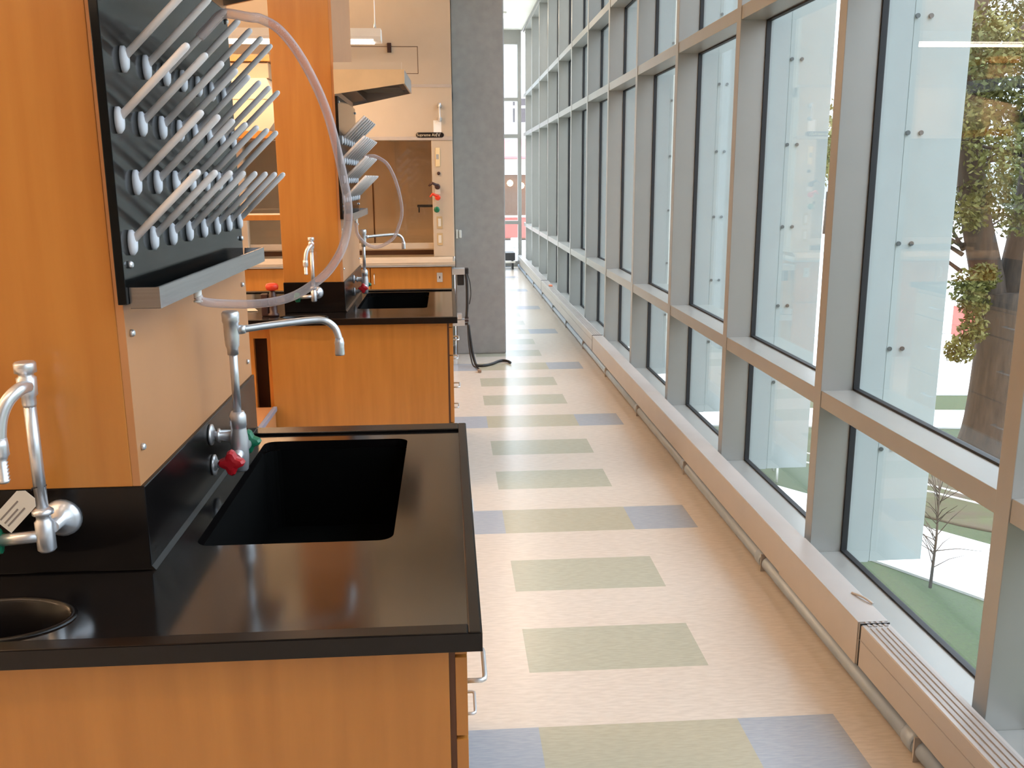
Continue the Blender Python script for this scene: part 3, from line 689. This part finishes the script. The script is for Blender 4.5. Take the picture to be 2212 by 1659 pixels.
# name plate
pl = MB()
pts = []
for cx_, a0 in ((-.033, -90), (-.224, 90)):
    for i in range(9):
        a = R_(a0 + 180 * i / 8); pts.append((cx_ + .021 * math.cos(a), 1.957 + .021 * math.sin(a)))
pl.prism(pts, 'y', HY - .009, HY - .0062); npl = pl.build('name_plate', mat('black_plate', (.010, .006, .006), .3), t)
cream_t = mat('cream_lettering', (.72, .62, .45), .5)
text_mesh('Supreme Air', 'lettering', .0325, cream_t, npl, (-.239, HY - .0095, 1.947), (R_(90), 0, 0))
tx = text_mesh('IV', 'lettering', .044, mat('silver_lettering', (.62, .60, .56), .4), npl, (-.078, HY - .0095, 1.943), (R_(90), 0, 0))
# base cabinet below the hood
t = thing('hood_base_cabinet', (-.87, 8.4, 0), 'orange maple base cabinet under the cream fume hood', 'cabinet')
MB().box(HL, .03, HY - .045, 8.9, .0, .868).build('carcass', wood2, t)
for a, c in ((-1.85, -1.26), (-1.255, -.665), (-.66, .028)):
    d = MB().box(a + .002, c - .002, HY - .065, HY - .046, .50 if a < -1 else .52, .862, .002).build('door', wood2, t)
    xh = c - .03 if a < -.9 else a + .03
    MB().tube([(xh, HY - .065, .72), (xh, HY - .09, .73), (xh, HY - .09, .80), (xh, HY - .065, .81)], .004, 8).build('handle', chrome, d)
MB().box(-1.85, .028, HY - .065, HY - .046, .06, .50, .002).build('lower_door', wood2, t)
pl = MB().box(-.098, -.050, HY - .070, HY - .0655, .735, .815, .002).build('outlet_plate', greyp, t)
MB().box(-.078, -.070, HY - .072, HY - .070, .765, .785).build('slot', brnp, pl)
text_mesh('TE', 'red_lettering', .055, mat('red_ink', (.62, .02, .015), .6), t, (-.795, HY - .068, .735), (R_(90), 0, 0))
# power outlet boxes and cords at the right end
t = thing('power_outlet_box', (.11, 7.95, .80), 'grey outlet box high on the fume hood base cabinet end', 'outlet box', 'outlet boxes on the cabinet end')
MB().box(.0305, .142, 7.93, 8.06, .795, .845, .004).build('box', greyp, t)
MB().box(.142, .175, 7.945, 8.03, .795, .848, .008).build('plug', blackm, t)
MB().box(.075, .135, 7.96, 8.04, .70, .794, .008).build('adapter', blackm, t)
t2 = thing('power_outlet_box', (.11, 7.95, .38), 'grey outlet box low on the cabinet end with cords plugged in', 'outlet box', 'outlet boxes on the cabinet end')
MB().box(.0305, .135, 7.93, 8.06, .35, .40, .004).build('box', greyp, t2)
MB().box(.0305, .11, 7.94, 8.05, .405, .45, .004).build('tray', heaterm, t2)
for z in (.362, .388, .415): MB().box(.135, .168, 7.95, 7.985, z - .006, z + .012, .004).build('plug', brnp, t2)
def cord(pts, r, lab):
    o = MB().tube(smooth(pts, 5), r, 8).build('extension_cord', blackm, None, pts[0]); tag(o, lab, 'cord', 'black power cords by the concrete column'); return o
cord([(.150, 7.948, .80), (.158, 7.94, .72), (.158, 7.94, .55), (.153, 7.94, .46), (.150, 7.945, .42)], .012, 'thick black cord hanging between the two outlet boxes')
cord([(.165, 7.945, .80), (.185, 7.93, .72), (.190, 7.93, .62), (.176, 7.93, .54)], .004, 'thin black cord loop hanging from the upper outlet box')
cord([(.165, 7.94, .36), (.178, 7.93, .25), (.195, 7.92, .12), (.215, 7.90, .04), (.235, 7.86, .012), (.30, 7.86, .012), (.37, 7.93, .012), (.42, 8.02, .012), (.47, 8.06, .014), (.51, 8.02, .014), (.53, 7.96, .012)], .012, 'black cord dropping from the lower box and snaking right along the floor')
cord([(.160, 7.945, .38), (.165, 7.91, .22), (.180, 7.87, .09), (.200, 7.82, .02), (.235, 7.78, .010), (.250, 7.66, .010)], .007, 'black cord with brown plug end lying nearest on the floor')
o = MB().box(.232, .262, 7.60, 7.66, .001, .024, .006).build('cord_plug', mat('tan_plug', (.30, .2, .14), .5), None, (.245, 7.63, 0)); tag(o, 'brown plug at the end of the cord on the floor', 'plug')
t = thing('wall_switch', (.10, 8.40, 1.1), 'small white switch box on the left edge of the concrete column', 'switch')
MB().box(.078, .098, 8.452, 8.4695, 1.07, 1.15, .003).build('plate', white, t); MB().box(.104, .128, 8.442, 8.4695, 1.075, 1.145, .006).build('box', white, t)

# overhead unit in the gap left of the far column
t = thing('overhead_cabinet', (-2.0, 7.6, 2.2), 'cream overhead cabinet with orange maple top and bottom edges left of the farther column', 'cabinet')
ch = .035
MB().prism([(-3.2, 1.975), (-1.385, 1.975), (-1.335, 2.04), (-1.335, 2.27), (-1.375, 2.37), (-3.2, 2.37)], 'y', 7.60, 7.93).build('body', hoodm, t)
MB().box(-3.2, -1.36, 7.62, 7.92, 2.371, 2.49, .004).build('upper_box', mat('brown_grey_panel', (.36, .27, .19), .5), t)
MB().box(-3.2, -1.34, 7.585, 7.93, 2.492, 2.545, .003).build('top_shelf', wood, t)
MB().box(-3.2, -1.355, 7.585, 7.93, 1.918, 1.972, .003).build('bottom_shelf', wood, t)
MB().box(-3.2, -1.34, 7.595, 7.60, 2.215, 2.25).build('light_stripe', mat('cream_plastic', (.85, .68, .40), .4), t)
t = thing('reagent_shelf', (-2.2, 7.3, 1.3), 'maple shelf with pale top left of the farther column, in front of the hood glass', 'shelf')
MB().box(-3.2, -1.25, 7.20, 7.22, 1.300, 1.340, .002).build('front_edge', wood, t)
MB().box(-3.2, -1.25, 7.22, 7.62, 1.322, 1.338, .002).build('shelf_board', hoodm, t)
for x in (-3.1, -2.3): MB().box(x, x + .04, 7.40, 7.44, .0, 1.321).build('post', steel, t)

# ------------------------------------------------------------------ pendant lamps
def pendant(x0, x1, y, z, lab, pw=1.0):
    t = thing('pendant_light', ((x0 + x1) / 2, y, z), lab, 'pendant light', 'linear pendant lights')
    b = MB().prism([(y - .075, z), (y + .075, z), (y + .085, z + .03), (y + .06, z + .09), (y - .06, z + .09), (y - .085, z + .03)], 'x', x0, x1)
    b.build('housing', white, t)
    d = MB().box(x0 + .05, x1 - .055, y - .055, y + .055, z - .008, z - .0005, .002); d.prism([(y - .0755, z + .001), (y - .0775, z + .001), (y - .080, z + .009), (y - .078, z + .009)], 'x', x0 + .05, x1 - .055)
    d.build('diffuser', lampm, t)
    for x in (x0 + .35, x1 - .04 if False else x1 - .045):
        MB().tube([(x, y, z + .09), (x, y, z + .14), (x, y, 4.139)], [.012, .004, .0015], 8).build('suspension_cable', chrome, t)
    L = bpy.data.lights.new('lamp', 'AREA'); L.shape = 'RECTANGLE'; L.size = x1 - x0 - .15; L.size_y = .11; L.energy = pw * PEND_W * (x1 - x0) / 2.4; L.color = LAMP
    lo = bpy.data.objects.new('lamp_down', L); COL.objects.link(lo); lo.parent = t; lo.location = (0, 0, -.012)
    L2 = bpy.data.lights.new('lamp', 'AREA'); L2.shape = 'RECTANGLE'; L2.size = x1 - x0 - .15; L2.size_y = .10; L2.energy = pw * PEND_W * .75 * (x1 - x0) / 2.4; L2.color = LAMP
    lo = bpy.data.objects.new('lamp_up', L2); COL.objects.link(lo); lo.parent = t; lo.location = (0, 0, .10); lo.rotation_euler = (math.pi, 0, 0)
pendant(-3.2, -.460, 7.3, 2.595, 'white linear pendant light with glowing underside in front of the fume hood', .62)
pendant(-3.2, -.50, 3.95, 2.72, 'white linear pendant light above the gap between the two benches, out of frame', .3)
pendant(-3.2, -.50, .60, 2.72, 'white linear pendant light above the camera position, out of frame', .2)
pendant(-3.2, -.50, -2.7, 2.72, 'white linear pendant light at the rear of the lab, out of frame', .2)
for y, lab in ((7.3, 'unseen linear pendant light added deep in the lab, in line with the visible one'), (3.95, 'unseen linear pendant light added deep in the lab behind the two columns'), (.6, 'unseen linear pendant light added deep in the lab left of the nearest bench'), (-2.7, 'unseen linear pendant light added deep at the rear left of the lab')):
    pendant(-6.6, -3.6, y, 2.72, lab, {7.3: 1.3, 3.95: 2.0, .6: .95, -2.7: .7}[y])  # unseen lamps added deep in the room to warm the mullion fronts
for y in (10.5, 13.0, 15.6):
    t = thing('ceiling_light', (.70, y, 4.10), {10.5: 'square ceiling light over the corridor just past the column', 13.0: 'square ceiling light midway down the far corridor', 15.6: 'square ceiling light nearest the corridor end wall'}[y], 'ceiling light', 'corridor ceiling lights')
    MB().box(.40, 1.0, y - .3, y + .3, 4.115, 4.139, .004).build('frame', white, t)
    MB().box(.43, .97, y - .27, y + .27, 4.108, 4.1145).build('diffuser', lampm, t)
    L = bpy.data.lights.new('lamp', 'AREA'); L.shape = 'SQUARE'; L.size = .5; L.energy = 9; L.color = LAMP
    lo = bpy.data.objects.new('lamp_down', L); COL.objects.link(lo); lo.parent = t; lo.location = (0, 0, .0)

# ------------------------------------------------------------------ outside
GZ = -1.4
o = MB().box(1.62, 60, -12, 16.9, GZ - .3, GZ).build('ground', lawn); struct(o, 'green lawn outside the window wall', 'lawn')
o = MB().box(-25, 60, 17.25, 120, GZ - .32, GZ - .02).build('ground_far', pave); struct(o, 'pale street beyond the corridor end', 'street')
def slab(name, poly, z, m, lab):
    o = MB().prism(poly, 'z', GZ + .001, z).build(name, m); tag(o, lab, 'path'); return o
slab('footpath', [(2.0, 8.75), (2.3, 9.65), (3.22, 8.45), (4.41, 6.88), (5.6, 5.31), (9.0, .9), (8.3, .6), (4.7, 4.8), (3.8, 5.91), (3.26, 6.75)], GZ + .02, pave, 'pale concrete footpath running diagonally close outside the near windows')
slab('footpath', [(1.9, 10.95), (1.9, 11.9), (6.5, 11.2), (30, 8.5), (30, 7.6), (6.3, 10.35)], GZ + .021, pave, 'pale concrete footpath crossing the lawn behind the tree')
slab('street', [(1.9, 12.6), (1.9, 16.89), (60, 16.89), (60, 8.6), (30, 9.6), (7.0, 12.05)], GZ + .015, pave, 'wide pale street beyond the lawn and tree')
o = MB().lathe([(1.60, GZ + .002), (1.55, GZ + .012), (.3, GZ + .017)], (5.55, 8.45, 0), 'z', 40).build('mulch_bed', mulch); tag(o, 'brown mulch bed around the foot of the big tree', 'mulch', kind='stuff')
# garden lines
for a, b_, lab in (((3.25, 8.62), (4.55, 7.02), 'thin white cord strung along the far edge of the diagonal path'), ((3.35, 9.0), (4.75, 6.95), 'thin white cord strung in front of the mulch bed')):
    t = thing('boundary_cord', (a[0], a[1], GZ), lab, 'cord')
    MB().tube([(a[0], a[1], GZ + .28), (b_[0], b_[1], GZ + .28)], .008, 6).build('line', white, t)
    for p in (a, b_): MB().cyl((p[0], p[1], GZ), (p[0], p[1], GZ + .32), .012, 6).build('stake', white, t)

def leaf_cloud(mb, centers, n, size):
    b = mb.b
    for _ in range(n):
        c, r = random.choice(centers); v = Vector((random.gauss(0, 1), random.gauss(0, 1), random.gauss(0, 1))).normalized() * r * random.random() ** .45
        p = Vector(c) + v; a = Vector((random.gauss(0, 1), random.gauss(0, 1), random.gauss(0, 1))).normalized(); d = a.cross(Vector((random.gauss(0, 1), random.gauss(0, 1), random.gauss(0, 1)))).normalized()
        s = size * random.uniform(.6, 1.3); e = a.cross(d)
        vs = [b.verts.new(p + a * s), b.verts.new(p + d * s * .5), b.verts.new(p - a * s), b.verts.new(p - d * s * .5)]
        b.faces.new(vs)
t = thing('large_tree', (5.63, 9.0, GZ + .021), 'large leafy tree with forked grey-brown trunk outside the right window', 'tree')
b = MB()
b.tube(smooth([(5.66, 9.0, GZ + .021), (5.68, 9.0, -.9), (5.68, 9.0, -.2), (5.64, 9.0, .45)], 4), [.42, .36, .32, .295, .28, .27, .262, .256, .25, .248, .245, .24, .24], 16)
b.tube(smooth([(5.58, 9.0, .2), (5.40, 9.02, .8), (5.22, 9.05, 1.5), (5.12, 9.1, 2.4), (5.20, 9.2, 3.4), (5.5, 9.4, 4.6)], 4), [.17 - .005 * i for i in range(21)], 12)
b.tube(smooth([(5.72, 9.0, .2), (5.82, 9.0, .9), (5.86, 9.0, 1.8), (5.80, 8.95, 3.0), (5.6, 8.9, 4.4)], 4), [.21 - .007 * i for i in range(17)], 12)
b.tube(smooth([(5.15, 9.1, 2.2), (5.5, 8.9, 2.9), (6.2, 8.7, 3.6)], 4), [.10 - .006 * i for i in range(9)], 8)
for _ in range(26):
    z = random.uniform(.2, 4.0); a = random.uniform(0, 6.28); s0 = Vector((random.choice([5.2, 5.8]), 9.05, z)); L = random.uniform(.5, 1.3)
    b.tube([s0, s0 + Vector((math.cos(a) * L * .5, math.sin(a) * L * .5, .15)), s0 + Vector((math.cos(a) * L, math.sin(a) * L, random.uniform(-.1, .5)))], [.025, .015, .006], 6)
b.build('trunk', bark, t)
b = MB(); cents = []
for _ in range(64): cents.append(((random.uniform(4.9, 7.6), random.uniform(8.9, 10.8), random.uniform(1.0, 4.6)), random.uniform(.3, .6)))
for _ in range(5): cents.append(((random.uniform(5.0, 6.3), random.uniform(8.2, 8.9), random.uniform(.0, 1.4)), random.uniform(.14, .24)))
for z in (.62, .35, .1, -.1): cents.append(((5.18 + random.uniform(-.1, .1), 8.75, z), .15))
for _ in range(24): cents.append(((random.uniform(4.75, 6.3), random.uniform(8.1, 8.8), random.uniform(1.75, 3.1)), random.uniform(.25, .45)))
leaf_cloud(b, cents, 44000, .030)
b.build('foliage', leafm, t)
# saplings / bare shrubs
t = thing('bare_sapling', (3.54, 6.15, GZ), 'small bare sapling on the lawn just outside the near low window', 'sapling')
b = MB(); b.tube([(3.54, 6.15, GZ), (3.55, 6.15, -1.0), (3.53, 6.14, -.55)], [.014, .010, .004], 6)
for _ in range(34):
    z = random.uniform(-1.25, -.62); a = random.uniform(0, 6.28); L = random.uniform(.12, .34)
    s0 = Vector((3.54, 6.15, z)); e = s0 + Vector((math.cos(a) * L, math.sin(a) * L, random.uniform(.08, .3))); b.tube([s0, (s0 + e) / 2 + Vector((0, 0, .02)), e], [.004, .003, .0015], 5)
b.build('branches', bark, t)
# street things
def vehicle(name, x, y, sx, sy, lab, cat):
    t = thing(name, (x, y, GZ), lab, cat)
    return t
t = thing('red_utility_box', (9.7, 16.4, GZ), 'red utility box by the far street seen beside the tree trunk', 'utility box')
MB().box(9.45, 9.95, 16.2, 16.6, GZ + .06, GZ + .62, .03).build('body', mat('red_paint', (.55, .10, .08), .5), t); MB().box(9.42, 9.98, 16.17, 16.63, GZ + .62, GZ + .68, .01).build('lid', white, t)
MB().box(9.5, 9.9, 16.25, 16.55, GZ + .016, GZ + .06).build('base', greyp, t)
t = thing('sign_board', (3.85, 16.3, GZ), 'small red and white sign board low outside the middle windows', 'sign')
MB().box(3.45, 4.05, 16.3, 16.36, GZ + .35, GZ + 1.05, .01).build('panel', mat('red_paint', (.55, .10, .08), .5), t); MB().box(3.45, 4.05, 16.29, 16.299, GZ + 1.05, GZ + 1.35, .002).build('header', white, t)
for x in (3.5, 4.0): MB().box(x - .02, x + .02, 16.37, 16.41, GZ + .016, GZ + 1.3).build('post', greyp, t)
# shop across the street at the far end
mat('dark_glass', (.12, .10, .10), .15)
t = thing('shop_front', (3.0, 46, GZ), 'red awning and dark glazed shop front with globe lamps seen past the corridor end', 'shop')
shop = t
MB().box(-6, 12, 46.3, 52, GZ, 4.2).build('wall', mat('shop_wall', (.55, .55, .58), .8), t)
MB().prism([(46.25, 3.45), (45.2, 2.6), (45.2, 2.5), (46.25, 3.3)], 'x', -6, 12).build('awning', mat('red_awning', (.62, .20, .20), .6), t)
MB().box(-6, 12, 46.1, 46.29, 1.75, 2.5).build('fascia', white, t)
MB().box(-6, 12, 46.15, 46.29, GZ + .02, 1.74).build('glazing', mat('brown_glazing', (.16, .10, .07), .3), t)
gl = mat('globe_glow', (1, .8, .5), .5, emit=((1, .72, .42), 7))
for k in range(7):
    MB().lathe([(.01, -.16), (.11, -.11), (.16, 0), (.11, .11), (.01, .16)], (2.0 + k * .55, 45.9, 1.35 - .12 * (k % 2)), 'z', 14).build('globe_lamp', gl, t)
t = thing('red_hoarding', (3, 41, GZ), 'long low red barrier wall in the street seen past the corridor end', 'barrier')
MB().box(-4, 10, 41, 41.3, GZ + .42, -.10, .03).build('panel', mat('red_paint', (.55, .10, .08), .5), t)
MB().box(-4, 10, 40.95, 41.35, -.10, -.02, .02).build('rail', white, t)
for x in (-3.5, 0, 3, 6.5, 9.5): MB().box(x - .2, x + .2, 40.9, 41.4, GZ, GZ + .43).build('foot', white, t)
for k in range(8): MB().box(-1 + k * 1.1, -.9 + k * 1.1, 46.4, 46.5, 4.201, 7.5).build('scaffold_upright', white, shop)
for z in (4.9, 5.9, 6.9): MB().box(-1.2, 7, 46.38, 46.48, z, z + .12).build('scaffold_ledger', white, shop)
t = thing('low_bench', (1.05, 16.7, 0), 'small dark bench with pale top at the corridor end', 'bench')
MB().box(.80, 1.20, 16.5, 16.9, .16, .30, .01).build('seat', mat('dark_seat', (.04, .04, .045), .5), t); MB().box(.80, 1.20, 16.48, 16.5, .12, .15).build('front_rail', white, t)
for x in (.83, 1.15): MB().box(x, x + .02, 16.52, 16.86, 0, .16).build('leg', blackm, t)

# buildings beyond
def building(x0, x1, y0, y1, hgt, wall, lab, cols, rows, axis='y'):
    t = thing('building', ((x0 + x1) / 2, (y0 + y1) / 2, GZ), lab, 'building', 'buildings across the street')
    MB().box(x0, x1, y0, y1, GZ + .016, GZ + hgt).build('walls', wall, t)
    for i in range(cols):
        for j in range(rows):
            zz = GZ + 1.2 + j * (hgt - 1.5) / rows
            if axis == 'y':
                xw = x0 + (i + .5) * (x1 - x0) / cols; ww = (x1 - x0) / cols * .3
                MB().box(xw - ww, xw + ww, y0 - .05, y0 + .02, zz, zz + (hgt - 1.5) / rows * .55).build('window', MATS['dark_glass'], t)
            else:
                yw = y0 + (i + .5) * (y1 - y0) / cols; ww = (y1 - y0) / cols * .3
                MB().box(x0 - .05, x0 + .02, yw - ww, yw + ww, zz, zz + (hgt - 1.5) / rows * .55).build('window', MATS['dark_glass'], t)
    return t
building(-4, 14, 62, 72, 9.5, mat('white_render', (.75, .76, .78), .8), 'white building with rows of windows beyond the bus', 9, 3)
building(34, 44, 14, 46, 7.5, mat('pale_brick', (.62, .50, .42), .85), 'low pale building across the street behind the tree', 10, 2, 'x')
t = thing('street_tree_row', (28, 30, GZ), 'bushy green trees lining the far side of the street', 'trees'); 
for j, (x, y, r) in enumerate(((24, 36, 2.6), (27, 27, 2.8), (30, 20, 2.6), (20, 48, 3.2), (26, 13, 2.4))):
    tt = t if j == 0 else thing('street_tree', (x, y, GZ), '', 'tree', 'trees across the street')
    if j == 0: t.name = 'street_tree'; t['category'] = 'tree'; t['group'] = 'trees across the street'; t.location = (x, y, GZ)
    tt['label'] = ['round green street tree third from the right beyond the tree trunk', 'round green street tree behind the big trunk', 'round green street tree in front of the pale building', 'tallest far street tree near the white building', 'rightmost small street tree beyond the lawn'][j]
    MB().tube([(x, y, GZ + .017), (x, y, GZ + 2.2)], [.22, .16], 10).build('trunk', bark, tt)
    bb = MB(); leaf_cloud(bb, [((x + random.uniform(-1, 1) * r * .5, y + random.uniform(-1, 1) * r * .5, GZ + 2 + r * random.uniform(.3, 1.2)), r * .5) for _ in range(9)], 1500, .16); bb.build('foliage', leafm, tt)
